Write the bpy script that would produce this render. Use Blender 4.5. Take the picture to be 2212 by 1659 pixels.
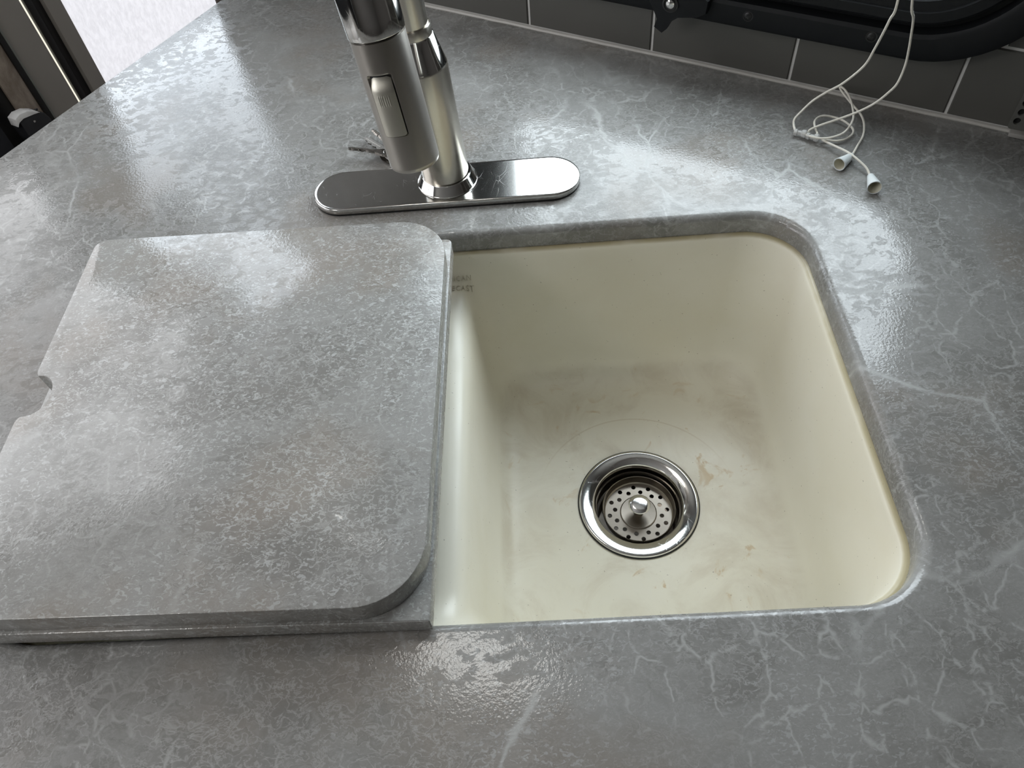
import bpy, bmesh, math, random
from mathutils import Vector, Matrix
from math import sin, cos, pi, radians

for o in list(bpy.data.objects):
    bpy.data.objects.remove(o)
C = bpy.context.scene.collection
scene = bpy.context.scene

# ------------------------------------------------------------------ camera
cam_d = bpy.data.cameras.new('camera')
cam = bpy.data.objects.new('camera', cam_d)
C.objects.link(cam)
cam_d.sensor_width = 36.0
cam_d.sensor_fit = 'HORIZONTAL'
cam_d.lens = 26.979
cam_d.clip_start = 0.01
R = ((0.9971, -0.02309, -0.07248), (-0.06189, -0.80032, -0.59637), (-0.04423, 0.59912, -0.79943))
M = Matrix(((R[0][0], -R[1][0], -R[2][0]), (R[0][1], -R[1][1], -R[2][1]), (R[0][2], -R[1][2], -R[2][2])))
cam.matrix_world = Matrix.Translation((-0.24707, -0.54409, 0.48240)) @ M.to_4x4()
scene.camera = cam

# ------------------------------------------------------------------ exposure
scene.view_settings.view_transform = 'Standard'
scene.view_settings.look = 'None'
scene.view_settings.gamma = 1.0
scene.view_settings.exposure = 0.0
scene.view_settings.use_curve_mapping = False

cy = scene.cycles
cy.max_bounces = 6
cy.diffuse_bounces = 3
cy.glossy_bounces = 4
cy.caustics_reflective = False
cy.caustics_refractive = False
cy.adaptive_threshold = 0.02

# directions: W along the tiled wall, N out through it, both in the plan
WN = Vector((0.5, 0.866025, 0.0))
WD = Vector((0.866025, -0.5, 0.0))
WC = 0.1816
UP = Vector((0, 0, 1))
EC = 0.802            # distance of the worktop's left end from the origin
FLOOR = -0.92
CEIL = 1.18


def wp(s, off, z):
    """point at s along the tiled wall, off in front of it (into the room), z high"""
    return WN * (WC - off) + WD * s + Vector((0, 0, z))


def ep(t, d, z):
    """point t along the worktop's left end direction, d beyond that end"""
    return WN * t - WD * (EC + d) + Vector((0, 0, z))


# ------------------------------------------------------------------ world + lights
w = bpy.data.worlds.new('world')
scene.world = w
w.use_nodes = True
bg = w.node_tree.nodes['Background']
bg.inputs[0].default_value = (0.86, 0.91, 1.0, 1)
bg.inputs[1].default_value = 4.8


def area(name, loc, direction, sx, sy, power, col):
    l = bpy.data.lights.new(name, 'AREA')
    l.shape = 'RECTANGLE'
    l.size = sx
    l.size_y = sy
    l.energy = power
    l.color = col
    o = bpy.data.objects.new(name, l)
    C.objects.link(o)
    o.location = loc
    z = -Vector(direction).normalized()
    x = UP.cross(z)
    if x.length < 1e-4:
        x = Vector((1, 0, 0))
    x.normalize()
    y = z.cross(x)
    o.matrix_world = Matrix.Translation(loc) @ Matrix((x, y, z)).transposed().to_4x4()
    return o


WIN = (-0.432, 0.082, 0.125, 0.55)      # glass of the window: s0, s1, z0, z1
area('window_daylight', wp((WIN[0] + WIN[1]) / 2, -0.034, (WIN[2] + WIN[3]) / 2), -WN, 0.53, 0.44, 3.6, (0.90, 0.97, 1.0))
area('left_fill_far', ep(-1.35, 0.385, 0.55), WD, 0.9, 0.80, 9.5, (0.97, 0.97, 1.0))  # added fill light for the left and front; the wall has no window
area('left_fill_near', ep(-0.47, 0.385, 0.52), WD, 0.76, 0.80, 5.2, (0.97, 0.97, 1.0))  # weaker added fill, brightens the worktop's left side; not a real window
area('ceiling_lamp', (-0.47, 0.16, CEIL - 0.03), (0, 0, -1), 0.24, 0.24, 1.5, (1.0, 0.98, 0.93))
area('overhead_fill', (-1.30, -0.85, CEIL - 0.03), (0, 0, -1), 0.36, 0.36, 4.4, (1.0, 0.98, 0.95))  # added soft overhead fill behind the camera, not an actual vent


# ------------------------------------------------------------------ node helpers
def new_mat(name):
    m = bpy.data.materials.new(name)
    m.use_nodes = True
    nt = m.node_tree
    b = nt.nodes['Principled BSDF']
    return m, nt, b


class NB:
    def __init__(s, nt):
        s.nt = nt
        s.tc = nt.nodes.new('ShaderNodeTexCoord')

    def n(s, typ, **kw):
        nd = s.nt.nodes.new(typ)
        for k, v in kw.items():
            if k.startswith('i_'):
                key = k[2:]
                key = int(key) if key.isdigit() else key.replace('_', ' ')
                s.put(nd.inputs[key], v)
            else:
                setattr(nd, k, v)
        return nd

    def put(s, inp, v):
        if isinstance(v, bpy.types.NodeSocket):
            s.nt.links.new(v, inp)
        else:
            inp.default_value = v

    def noise(s, vec, scale, detail=4, rough=0.55, dist=0.0, col=False):
        nd = s.n('ShaderNodeTexNoise')
        s.put(nd.inputs['Vector'], vec)
        nd.inputs['Scale'].default_value = scale
        nd.inputs['Detail'].default_value = detail
        nd.inputs['Roughness'].default_value = rough
        nd.inputs['Distortion'].default_value = dist
        return nd.outputs['Color' if col else 'Fac']

    def math(s, op, a, b=0.0, clamp=False):
        nd = s.n('ShaderNodeMath', operation=op, use_clamp=clamp)
        s.put(nd.inputs[0], a)
        s.put(nd.inputs[1], b)
        return nd.outputs[0]

    def ss(s, v, a, b, lo=0.0, hi=1.0):
        nd = s.n('ShaderNodeMapRange', interpolation_type='SMOOTHSTEP')
        s.put(nd.inputs['Value'], v)
        s.put(nd.inputs['From Min'], a)
        s.put(nd.inputs['From Max'], b)
        nd.inputs['To Min'].default_value = lo
        nd.inputs['To Max'].default_value = hi
        return nd.outputs[0]

    def mix(s, f, a, b, mode='MIX'):
        nd = s.n('ShaderNodeMix', data_type='RGBA', blend_type=mode)
        s.put(nd.inputs[0], f)
        s.put(nd.inputs[6], a if isinstance(a, bpy.types.NodeSocket) else (*a, 1))
        s.put(nd.inputs[7], b if isinstance(b, bpy.types.NodeSocket) else (*b, 1))
        return nd.outputs[2]

    def vadd(s, a, b):
        nd = s.n('ShaderNodeVectorMath', operation='ADD')
        s.put(nd.inputs[0], a)
        s.put(nd.inputs[1], b)
        return nd.outputs[0]

    def vscale(s, a, k):
        nd = s.n('ShaderNodeVectorMath', operation='SCALE')
        s.put(nd.inputs[0], a)
        nd.inputs['Scale'].default_value = k
        return nd.outputs[0]

    def mapping(s, vec, rot=(0, 0, 0), scale=(1, 1, 1), loc=(0, 0, 0)):
        nd = s.n('ShaderNodeMapping')
        s.put(nd.inputs['Vector'], vec)
        nd.inputs['Rotation'].default_value = rot
        nd.inputs['Scale'].default_value = scale
        nd.inputs['Location'].default_value = loc
        return nd.outputs[0]

    def bump(s, h, strength, dist):
        nd = s.n('ShaderNodeBump')
        s.put(nd.inputs['Height'], h)
        nd.inputs['Strength'].default_value = strength
        nd.inputs['Distance'].default_value = dist
        return nd.outputs[0]


def marble(name, off=(0, 0, 0), light=1.0, speck=1.0, vein=1.0, clear=(0.60, 0.44)):
    m, nt, b = new_mat(name)
    k = NB(nt)
    p = k.mapping(k.tc.outputs['Object'], loc=off)
    wc = k.vadd(k.noise(p, 7.0, 5, 0.6, col=True), (-0.5, -0.5, -0.5))
    q = k.vadd(p, k.vscale(wc, 0.13))
    qs = k.vadd(p, k.vscale(wc, 0.05))
    qf = k.vadd(p, k.vscale(wc, 0.022))
    # cloudy ground
    n1 = k.noise(q, 8.0, 6, 0.66)
    g = k.ss(n1, 0.36, 0.64)
    col = k.mix(g, tuple(c * light for c in (0.205, 0.201, 0.188)), tuple(c * light for c in (0.325, 0.324, 0.312)))
    mk = k.n('ShaderNodeSeparateColor')
    k.put(mk.inputs[0], k.noise(k.mapping(p, loc=(3, 1, 0)), 6.5, 3, 0.6, col=True))
    mr, mg, mb = mk.outputs[0], mk.outputs[1], mk.outputs[2]
    col = k.mix(k.ss(mr, 0.50, 0.66, 0, 0.75), col, tuple(c * light for c in (0.268, 0.242, 0.212)))

    def ridge(fac, centre, wd):
        return k.math('SUBTRACT', 1.0, k.ss(k.math('ABSOLUTE', k.math('SUBTRACT', fac, centre)), 0.0, wd))
    n4 = k.noise(k.mapping(qf, rot=(0, 0, -0.5), scale=(1, 1.5, 1)), 85.0, 4, 0.62, 0.5)
    # straight-ish branching cracks
    va = k.n('ShaderNodeTexVoronoi', feature='DISTANCE_TO_EDGE')
    k.put(va.inputs['Vector'], k.mapping(qs, loc=(8, 3, 0), rot=(0, 0, 0.4), scale=(1, 0.55, 1)))
    va.inputs['Scale'].default_value = 11
    w1 = k.ss(n1, 0.35, 0.65, 0.008, 0.038)
    v1 = k.math('MULTIPLY', k.math('SUBTRACT', 1.0, k.ss(va.outputs['Distance'], 0.0, w1)), k.ss(mg, 0.50, 0.64, 0, 0.75 * vein))
    v1b = k.math('MULTIPLY', k.math('SUBTRACT', 1.0, k.ss(va.outputs['Distance'], 0.0, 0.17)), k.ss(mg, 0.46, 0.66, 0, 0.22))
    n3 = k.noise(k.mapping(q, loc=(1, 9, 0)), 20.0, 4, 0.55)
    v2 = k.math('MULTIPLY', ridge(n3, 0.47, 0.010), k.ss(mb, 0.48, 0.60, 0, 0.42 * vein))
    vo = k.n('ShaderNodeTexVoronoi', feature='DISTANCE_TO_EDGE')
    k.put(vo.inputs['Vector'], k.mapping(k.vadd(qs, k.vscale(k.vadd(k.noise(p, 55, 2, col=True), (-0.5, -0.5, -0.5)), 0.012)), rot=(0, 0, 0.5), scale=(1, 0.62, 1)))
    vo.inputs['Scale'].default_value = 40
    v3 = k.math('MULTIPLY', k.math('SUBTRACT', 1.0, k.ss(vo.outputs['Distance'], 0.0, 0.05)), k.math('MULTIPLY', k.ss(mr, 0.60, 0.46, 0, 0.75 * vein), k.ss(n4, 0.40, 0.58)))
    vv = k.math('MAXIMUM', k.math('MAXIMUM', v1, v2), v3)
    col = k.mix(vv, col, tuple(c * light for c in (0.50, 0.505, 0.49)))
    col = k.mix(v1b, col, tuple(c * light for c in (0.42, 0.425, 0.415)))
    # all-over fine pale reticulation
    col = k.mix(k.math('MULTIPLY', ridge(n4, 0.50, 0.035), k.ss(n1, 0.60, 0.38, 0.20, 0.62)), col, tuple(c * light for c in (0.44, 0.44, 0.425)))
    col = k.mix(k.ss(n4, 0.56, 0.70, 0, 0.35), col, tuple(c * light for c in (0.42, 0.42, 0.405)))
    # fine white fleck clusters
    ff = k.noise(k.mapping(p, rot=(0, 0, -0.65), scale=(1, 1.6, 1)), 230, 2, 0.5, 1.2)
    fl = k.math('MULTIPLY', k.ss(ff, 0.585, 0.615), k.ss(mb, clear[0], clear[1], 0.10, 0.60 * speck))
    col = k.mix(fl, col, tuple(c * light for c in (0.49, 0.50, 0.495)))
    # short dark hairline cracks
    dl = k.math('MULTIPLY', ridge(n3, 0.60, 0.0035), k.ss(mg, 0.50, 0.56, 0, 0.45))
    col = k.mix(dl, col, (0.13, 0.13, 0.125))
    nt.links.new(col, b.inputs['Base Color'])
    # gloss differs by flake: polished islands among satin ones
    gmask = k.ss(k.math('ADD', n1, k.math('MULTIPLY', k.math('SUBTRACT', n4, 0.5), 0.85)), 0.492, 0.506)
    gmask = k.math('MULTIPLY', gmask, k.math('SUBTRACT', 1.0, k.math('MULTIPLY', v1, 1.3), True))
    rgh = k.math('SUBTRACT', 0.33, k.math('MULTIPLY', gmask, 0.23))
    nt.links.new(rgh, b.inputs['Roughness'])
    b.inputs['IOR'].default_value = 1.49
    nt.links.new(k.bump(k.noise(p, 420, 2), 0.30, 0.0005), b.inputs['Normal'])
    return m


def plain(name, col, rough=0.5, metal=0.0, vary=0.06, scale=40, bump=0.0, bscale=300, coat=0.0, ior=1.5):
    m, nt, b = new_mat(name)
    k = NB(nt)
    f = k.noise(k.tc.outputs['Object'], scale, 5)
    c = k.mix(f, tuple(x * (1 - vary) for x in col), tuple(min(1, x * (1 + vary)) for x in col))
    nt.links.new(c, b.inputs['Base Color'])
    r = k.ss(k.noise(k.tc.outputs['Object'], scale * 2.3, 4), 0.3, 0.7, max(0.02, rough - 0.05), rough + 0.05)
    nt.links.new(r, b.inputs['Roughness'])
    b.inputs['Metallic'].default_value = metal
    b.inputs['IOR'].default_value = ior
    if bump:
        nt.links.new(k.bump(k.noise(k.tc.outputs['Object'], bscale, 3), bump, 0.0005), b.inputs['Normal'])
    return m


def metal(name, col, rough, brush_dir=None, scratch=0.0, aniso=0.0):
    m, nt, b = new_mat(name)
    k = NB(nt)
    o = k.tc.outputs['Object']
    b.inputs['Metallic'].default_value = 1.0
    sc = brush_dir or (1, 1, 1)
    br = k.noise(k.mapping(o, scale=sc), 1500, 2)
    c = k.mix(k.noise(o, 35, 5), tuple(x * 0.93 for x in col), tuple(min(1, x * 1.07) for x in col))
    nt.links.new(c, b.inputs['Base Color'])
    r = k.ss(br, 0.3, 0.7, rough * 0.94, rough * 1.08)
    if scratch:
        v = k.n('ShaderNodeTexVoronoi', feature='DISTANCE_TO_EDGE')
        k.put(v.inputs['Vector'], k.mapping(k.vadd(o, k.vscale(k.noise(o, 14, 2, col=True), 0.05)), scale=(1, 0.35, 1), rot=(0, 0, 0.9)))
        v.inputs['Scale'].default_value = 110
        ln = k.math('SUBTRACT', 1.0, k.ss(v.outputs['Distance'], 0, 0.012))
        ln = k.math('MULTIPLY', ln, k.ss(k.noise(o, 60, 3), 0.5, 0.65))
        r = k.math('ADD', r, k.math('MULTIPLY', ln, scratch))
    nt.links.new(r, b.inputs['Roughness'])
    nt.links.new(k.bump(br, 0.02, 0.0002), b.inputs['Normal'])
    return m


def sink_mat():
    m, nt, b = new_mat('cream_composite')
    k = NB(nt)
    o = k.tc.outputs['Object']
    sep = k.n('ShaderNodeSeparateXYZ')
    k.put(sep.inputs[0], o)
    col = k.mix(k.ss(k.noise(o, 9, 4), 0.35, 0.65), (0.79, 0.755, 0.63), (0.82, 0.79, 0.68))
    low = k.ss(sep.outputs['Z'], -0.172, -0.187)            # the worn, stained bottom
    st = k.ss(k.noise(k.mapping(o, loc=(5, 0, 0)), 16, 6, 0.65, 0.7), 0.42, 0.70)
    col = k.mix(k.math('MULTIPLY', k.math('MULTIPLY', st, low), 0.55), col, (0.56, 0.49, 0.37))
    col = k.mix(k.math('MULTIPLY', low, 0.22), col, (0.58, 0.55, 0.46))
    st2 = k.ss(k.noise(k.mapping(o, loc=(1, 7, 0)), 34, 5, 0.6, 1.2), 0.60, 0.70)
    near = k.n('ShaderNodeVectorMath', operation='DISTANCE')
    k.put(near.inputs[0], o)
    near.inputs[1].default_value = (-0.165, -0.193, -0.19)
    ring = k.math('MULTIPLY', k.ss(near.outputs['Value'], 0.058, 0.085), k.ss(near.outputs['Value'], 0.13, 0.10))
    col = k.mix(k.math('MULTIPLY', k.math('MULTIPLY', st2, low), k.math('ADD', 0.25, k.math('MULTIPLY', ring, 0.5))), col, (0.53, 0.38, 0.19))
    arc = k.math('ABSOLUTE', k.math('SUBTRACT', near.outputs['Value'], 0.098))
    arc = k.math('MULTIPLY', k.ss(arc, 0.0013, 0.0), k.ss(sep.outputs['Y'], -0.17, -0.10))
    col = k.mix(k.math('MULTIPLY', arc, 0.30), col, (0.42, 0.32, 0.18))
    sp = k.ss(k.noise(o, 420, 1), 0.765, 0.79)
    col = k.mix(k.math('MULTIPLY', sp, 0.6), col, (0.18, 0.14, 0.09))
    # scum line under the rim
    rim = k.math('MULTIPLY', k.ss(sep.outputs['Z'], -0.0235, -0.0205), k.ss(k.noise(o, 20, 3), 0.25, 0.55, 0.5, 1.0))
    col = k.mix(k.math('MULTIPLY', rim, 0.8), col, (0.36, 0.30, 0.14))
    nt.links.new(col, b.inputs['Base Color'])
    nt.links.new(k.ss(k.noise(o, 30, 4), 0.3, 0.7, 0.30, 0.42), b.inputs['Roughness'])
    b.inputs['IOR'].default_value = 1.45
    nt.links.new(k.bump(k.noise(o, 180, 3), 0.06, 0.0004), b.inputs['Normal'])
    return m


def emissive(name, col, strength, weave=None):
    m, nt, b = new_mat(name)
    k = NB(nt)
    b.inputs['Base Color'].default_value = (0.6, 0.6, 0.6, 1)
    b.inputs['Roughness'].default_value = 0.6
    o = k.tc.outputs['Object']
    if weave:
        f = k.noise(k.mapping(o, scale=(1, 1, 0.45)), weave, 3, 0.7)
        c = k.mix(k.ss(f, 0.35, 0.65), tuple(x * 0.86 for x in col), col)
        nt.links.new(c, b.inputs['Emission Color'])
        nt.links.new(k.bump(f, 0.3, 0.001), b.inputs['Normal'])
    else:
        f = k.noise(o, 12, 2)
        c = k.mix(f, tuple(x * 0.95 for x in col), col)
        nt.links.new(c, b.inputs['Emission Color'])
    b.inputs['Emission Strength'].default_value = strength
    return m


def glass_mat(name, tint=(1, 1, 1), gloss=0.08, rough=0.02):
    m = bpy.data.materials.new(name)
    m.use_nodes = True
    nt = m.node_tree
    nt.nodes.clear()
    out = nt.nodes.new('ShaderNodeOutputMaterial')
    mx = nt.nodes.new('ShaderNodeMixShader')
    tr = nt.nodes.new('ShaderNodeBsdfTransparent')
    gl = nt.nodes.new('ShaderNodeBsdfGlossy')
    fr = nt.nodes.new('ShaderNodeLayerWeight')
    pw = nt.nodes.new('ShaderNodeMath')
    pw.operation = 'POWER'
    pw.inputs[1].default_value = 4.0
    fr.inputs['Blend'].default_value = 0.5
    nt.links.new(fr.outputs['Facing'], pw.inputs[0])
    ad = nt.nodes.new('ShaderNodeMath')
    ad.operation = 'MULTIPLY_ADD'
    ad.inputs[1].default_value = 0.7
    ad.inputs[2].default_value = 0.035
    nt.links.new(pw.outputs[0], ad.inputs[0])
    nz = nt.nodes.new('ShaderNodeTexNoise')
    nz.inputs['Scale'].default_value = 40
    mp = nt.nodes.new('ShaderNodeMapRange')
    mp.inputs['To Min'].default_value = rough
    mp.inputs['To Max'].default_value = rough * 2
    nt.links.new(nz.outputs['Fac'], mp.inputs['Value'])
    nt.links.new(mp.outputs[0], gl.inputs['Roughness'])
    tr.inputs[0].default_value = (*tint, 1)
    nt.links.new(ad.outputs[0], mx.inputs[0])
    nt.links.new(tr.outputs[0], mx.inputs[1])
    nt.links.new(gl.outputs[0], mx.inputs[2])
    nt.links.new(mx.outputs[0], out.inputs['Surface'])
    return m


MAT = {}
MAT['marble'] = marble('grey_marble_laminate', (0.37, 0.11, 0), 0.80, 0.8, 1.0, (0.56, 0.44))
MAT['marble_cover'] = marble('grey_marble_cover', (2.13, 1.4, 0), 1.04, 1.2, 0.45, (0.70, 0.50))
MAT['sink'] = sink_mat()
MAT['letter'] = plain('moulded_letter', (0.62, 0.575, 0.46), 0.4)
MAT['nickel'] = metal('brushed_nickel', (0.52, 0.49, 0.435), 0.25, (1, 1, 0.3))
MAT['nickel_dark'] = metal('brushed_nickel_head', (0.40, 0.375, 0.34), 0.36, (1, 1, 0.3))
MAT['chrome'] = metal('polished_steel', (0.62, 0.61, 0.585), 0.09, None, 0.28)
MAT['plate'] = metal('steel_deck_plate', (0.55, 0.54, 0.52), 0.12, None, 0.20)
MAT['steel'] = metal('worn_steel', (0.27, 0.24, 0.205), 0.30, None, 0.3)
MAT['key_metal'] = metal('key_metal', (0.22, 0.205, 0.185), 0.28)
MAT['steel_edge'] = metal('bright_steel', (0.70, 0.69, 0.67), 0.14, None, 0.25)
MAT['black_rubber'] = plain('black_rubber', (0.008, 0.008, 0.008), 0.5, bump=0.05)
MAT['dark_hole'] = plain('dark_pipe', (0.01, 0.01, 0.01), 0.7)
MAT['tile'] = plain('grey_glazed_tile', (0.095, 0.093, 0.083), 0.35, vary=0.02, scale=18, bump=0.02)
MAT['grout'] = plain('light_grout', (0.72, 0.71, 0.68), 0.85, vary=0.08, scale=150, bump=0.3)
MAT['caulk'] = plain('white_caulk', (0.45, 0.435, 0.40), 0.45, vary=0.12, scale=70, bump=0.1)
MAT['wall'] = plain('dark_wallboard', (0.20, 0.19, 0.18), 0.7)
MAT['ceiling'] = plain('ceiling_panel', (0.55, 0.54, 0.52), 0.7)
MAT['floor'] = plain('vinyl_floor', (0.14, 0.11, 0.09), 0.5)
MAT['frame'] = plain('black_window_frame', (0.007, 0.008, 0.009), 0.5, vary=0.1, scale=60, bump=0.1, bscale=500)
MAT['frame'].node_tree.nodes['Principled BSDF'].inputs['Specular IOR Level'].default_value = 0.22
MAT['screw'] = metal('dark_screw', (0.05, 0.05, 0.05), 0.4)
MAT['cord'] = plain('cream_cord', (0.72, 0.69, 0.61), 0.7, vary=0.15, scale=60, bump=0.3, bscale=1500)
MAT['white_plastic'] = plain('white_plastic', (0.68, 0.72, 0.72), 0.35, vary=0.03)
MAT['cream_plastic'] = plain('cream_inside', (0.72, 0.70, 0.58), 0.5)
MAT['clear_plastic'] = plain('clear_plastic', (0.70, 0.70, 0.68), 0.12)
MAT['clear_plastic'].node_tree.nodes['Principled BSDF'].inputs['Alpha'].default_value = 0.55
MAT['glass'] = glass_mat('window_glass', (0.96, 0.98, 0.98))
MAT['stile'] = plain('grey_door_stile', (0.36, 0.34, 0.305), 0.45, vary=0.03)
MAT['seal'] = plain('black_door_seal', (0.012, 0.012, 0.012), 0.35)
MAT['seal_edge'] = plain('grey_seal_edge', (0.22, 0.23, 0.21), 0.5)
MAT['stone_panel'] = None
MAT['blue_panel'] = plain('slate_panel', (0.045, 0.048, 0.056), 0.5)
MAT['brown_trim'] = plain('brown_trim', (0.09, 0.07, 0.06), 0.5)
MAT['cabinet'] = plain('cabinet_laminate', (0.26, 0.24, 0.22), 0.5)
MAT['shade_glow'] = emissive('frosted_panel', (0.80, 0.80, 0.85), 1.0, 170)
MAT['gap_glow'] = emissive('daylight_gap', (1.0, 0.96, 0.80), 1.0)
m_, nt_, b_ = new_mat('brown_stone_panel')
k_ = NB(nt_)
o_ = k_.tc.outputs['Object']
c_ = k_.mix(k_.ss(k_.noise(k_.mapping(o_, scale=(1, 1, 0.5)), 22, 6, 0.65, 0.5), 0.3, 0.7), (0.26, 0.21, 0.165), (0.58, 0.50, 0.42))
nt_.links.new(c_, b_.inputs['Base Color'])
b_.inputs['Roughness'].default_value = 0.5
MAT['stone_panel'] = m_


# ------------------------------------------------------------------ object helpers
def link(name, bm, mat, parent=None, smooth=True, flat_angle=None, mats=None):
    me = bpy.data.meshes.new(name)
    bmesh.ops.recalc_face_normals(bm, faces=bm.faces[:])
    bm.to_mesh(me)
    bm.free()
    for m in (mats or [mat]):
        me.materials.append(m)
    if smooth:
        me.polygons.foreach_set('use_smooth', [True] * len(me.polygons))
        me.set_sharp_from_angle(angle=radians(flat_angle or 35))
    o = bpy.data.objects.new(name, me)
    C.objects.link(o)
    if parent is not None:
        o.parent = parent
        o.matrix_parent_inverse = Matrix.Identity(4)
    return o


def tag(o, label=None, cat=None, group=None, kind=None):
    if label:
        o['label'] = label
    if cat:
        o['category'] = cat
    if group:
        o['group'] = group
    if kind:
        o['kind'] = kind
    return o


def empty(name, loc=(0, 0, 0), rotz=0.0):
    o = bpy.data.objects.new(name, None)
    C.objects.link(o)
    o.location = loc
    o.rotation_euler = (0, 0, rotz)
    o.empty_display_size = 0.02
    return o


def rrect(x0, x1, y0, y1, r, n=10):
    """rounded rectangle, ccw from the bottom-left corner; r = one radius or (bl, br, tr, tl)"""
    if not isinstance(r, (tuple, list)):
        r = (r,) * 4
    pts = []
    for (cx, cy, a0, rr) in ((x0 + r[0], y0 + r[0], pi, r[0]), (x1 - r[1], y0 + r[1], 1.5 * pi, r[1]),
                             (x1 - r[2], y1 - r[2], 0, r[2]), (x0 + r[3], y1 - r[3], 0.5 * pi, r[3])):
        for i in range(n + 1):
            a = a0 + 0.5 * pi * i / n
            pts.append((cx + rr * cos(a), cy + rr * sin(a)))
    return pts


def loft(bm, loops, close=True, cap0=False, cap1=False, mat=0):
    rows = [[bm.verts.new(p) for p in lp] for lp in loops]
    n = len(rows[0])
    for a, b in zip(rows, rows[1:]):
        for i in range(n if close else n - 1):
            j = (i + 1) % n
            try:
                f = bm.faces.new((a[i], a[j], b[j], b[i]))
                f.material_index = mat
            except ValueError:
                pass
    if cap0:
        bm.faces.new(rows[0][::-1]).material_index = mat
    if cap1:
        bm.faces.new(rows[-1]).material_index = mat
    return rows


def lathe(bm, prof, seg=48, origin=(0, 0, 0), axis=None, cap0=False, cap1=False, mat=0):
    """profile [(r, h)] turned about the axis through origin"""
    o = Vector(origin)
    ax = Vector(axis or (0, 0, 1)).normalized()
    u = ax.orthogonal().normalized()
    v = ax.cross(u)
    loops = []
    for r, h in prof:
        loops.append([o + ax * h + (u * cos(2 * pi * i / seg) + v * sin(2 * pi * i / seg)) * max(r, 1e-5) for i in range(seg)])
    return loft(bm, loops, True, cap0, cap1, mat)


def catmull(pts, sub=6):
    P = [Vector(p) for p in pts]
    P = [P[0] * 2 - P[1]] + P + [P[-1] * 2 - P[-2]]
    out = []
    for i in range(1, len(P) - 2):
        for s in range(sub):
            t = s / sub
            a, b, c, d = P[i - 1], P[i], P[i + 1], P[i + 2]
            out.append(0.5 * ((2 * b) + (c - a) * t + (2 * a - 5 * b + 4 * c - d) * t * t + (3 * b - a - 3 * c + d) * t ** 3))
    out.append(P[-2])
    return out


def tube(bm, pts, r, seg=10, sub=6, cap=True, mat=0):
    path = catmull(pts, sub) if sub > 1 else [Vector(p) for p in pts]
    n = len(path)
    rr = r if callable(r) else (lambda t: r)
    t0 = (path[1] - path[0]).normalized()
    u = t0.orthogonal().normalized()
    loops = []
    for i, p in enumerate(path):
        t = (path[min(i + 1, n - 1)] - path[max(i - 1, 0)]).normalized()
        u = (u - t * u.dot(t)).normalized()
        v = t.cross(u)
        q = rr(i / (n - 1))
        loops.append([p + (u * cos(2 * pi * j / seg) + v * sin(2 * pi * j / seg)) * q for j in range(seg)])
    return loft(bm, loops, True, cap, cap, mat)


def box(bm, c, sx, sy, sz, ux=Vector((1, 0, 0)), uy=Vector((0, 1, 0)), uz=Vector((0, 0, 1)), bev=0.0, mat=0):
    c = Vector(c)
    vs = []
    for z in (-1, 1):
        for (x, y) in ((-1, -1), (1, -1), (1, 1), (-1, 1)):
            vs.append(bm.verts.new(c + ux * (x * sx / 2) + uy * (y * sy / 2) + uz * (z * sz / 2)))
    fs = []
    for f in ((0, 3, 2, 1), (4, 5, 6, 7), (0, 1, 5, 4), (1, 2, 6, 5), (2, 3, 7, 6), (3, 0, 4, 7)):
        nf = bm.faces.new([vs[i] for i in f])
        nf.material_index = mat
        fs.append(nf)
    if bev:
        es = list({e for f in fs for e in f.edges})
        bmesh.ops.bevel(bm, geom=es, offset=bev, segments=2, profile=0.5, affect='EDGES')


def box_between(bm, s0, s1, o0, o1, z0, z1, frame='w', bev=0.0, mat=0):
    """box in wall coordinates (frame 'w') or worktop-end coordinates (frame 'e')"""
    if frame == 'w':
        c = wp((s0 + s1) / 2, (o0 + o1) / 2, (z0 + z1) / 2)
        box(bm, c, abs(s1 - s0), abs(o1 - o0), z1 - z0, WD, -WN, UP, bev, mat)
    else:
        c = ep((s0 + s1) / 2, (o0 + o1) / 2, (z0 + z1) / 2)
        box(bm, c, abs(s1 - s0), abs(o1 - o0), z1 - z0, WN, -WD, UP, bev, mat)


def fill_holes(bm, loops):
    """flat face bounded by the first loop with the others as holes; loops = lists of BMVerts"""
    es = []
    for lp in loops:
        n = len(lp)
        for i in range(n):
            a, b = lp[i], lp[(i + 1) % n]
            e = bm.edges.get((a, b)) or bm.edges.new((a, b))
            es.append(e)
    return bmesh.ops.triangle_fill(bm, use_beauty=True, use_dissolve=False, edges=es)


# ------------------------------------------------------------------ room shell
def structure(name, bm, mat, **kw):
    o = link(name, bm, mat, **kw)
    o['kind'] = 'structure'
    return o


ROOM = [ep(-3.6, 0.44, 0), ep(0.93, 0.44, 0), ep(0.93, 0.105, 0), ep(WC + 0.05, 0.105, 0), wp(1.36, -0.05, 0), Vector((1.17, -2.57, 0)), Vector((-2.6, -2.57, 0))]
for nm, za, zb, mt in (('floor', FLOOR - 0.04, FLOOR, 'floor'), ('ceiling', CEIL, CEIL + 0.04, 'ceiling')):
    bm = bmesh.new()
    ra = [bm.verts.new((p.x, p.y, za)) for p in ROOM]
    rb_ = [bm.verts.new((p.x, p.y, zb)) for p in ROOM]
    fill_holes(bm, [ra])
    fill_holes(bm, [rb_])
    for i in range(len(ROOM)):
        j = (i + 1) % len(ROOM)
        bm.faces.new((ra[i], ra[j], rb_[j], rb_[i]))
    structure(nm, bm, MAT[mt], smooth=False)
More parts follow.
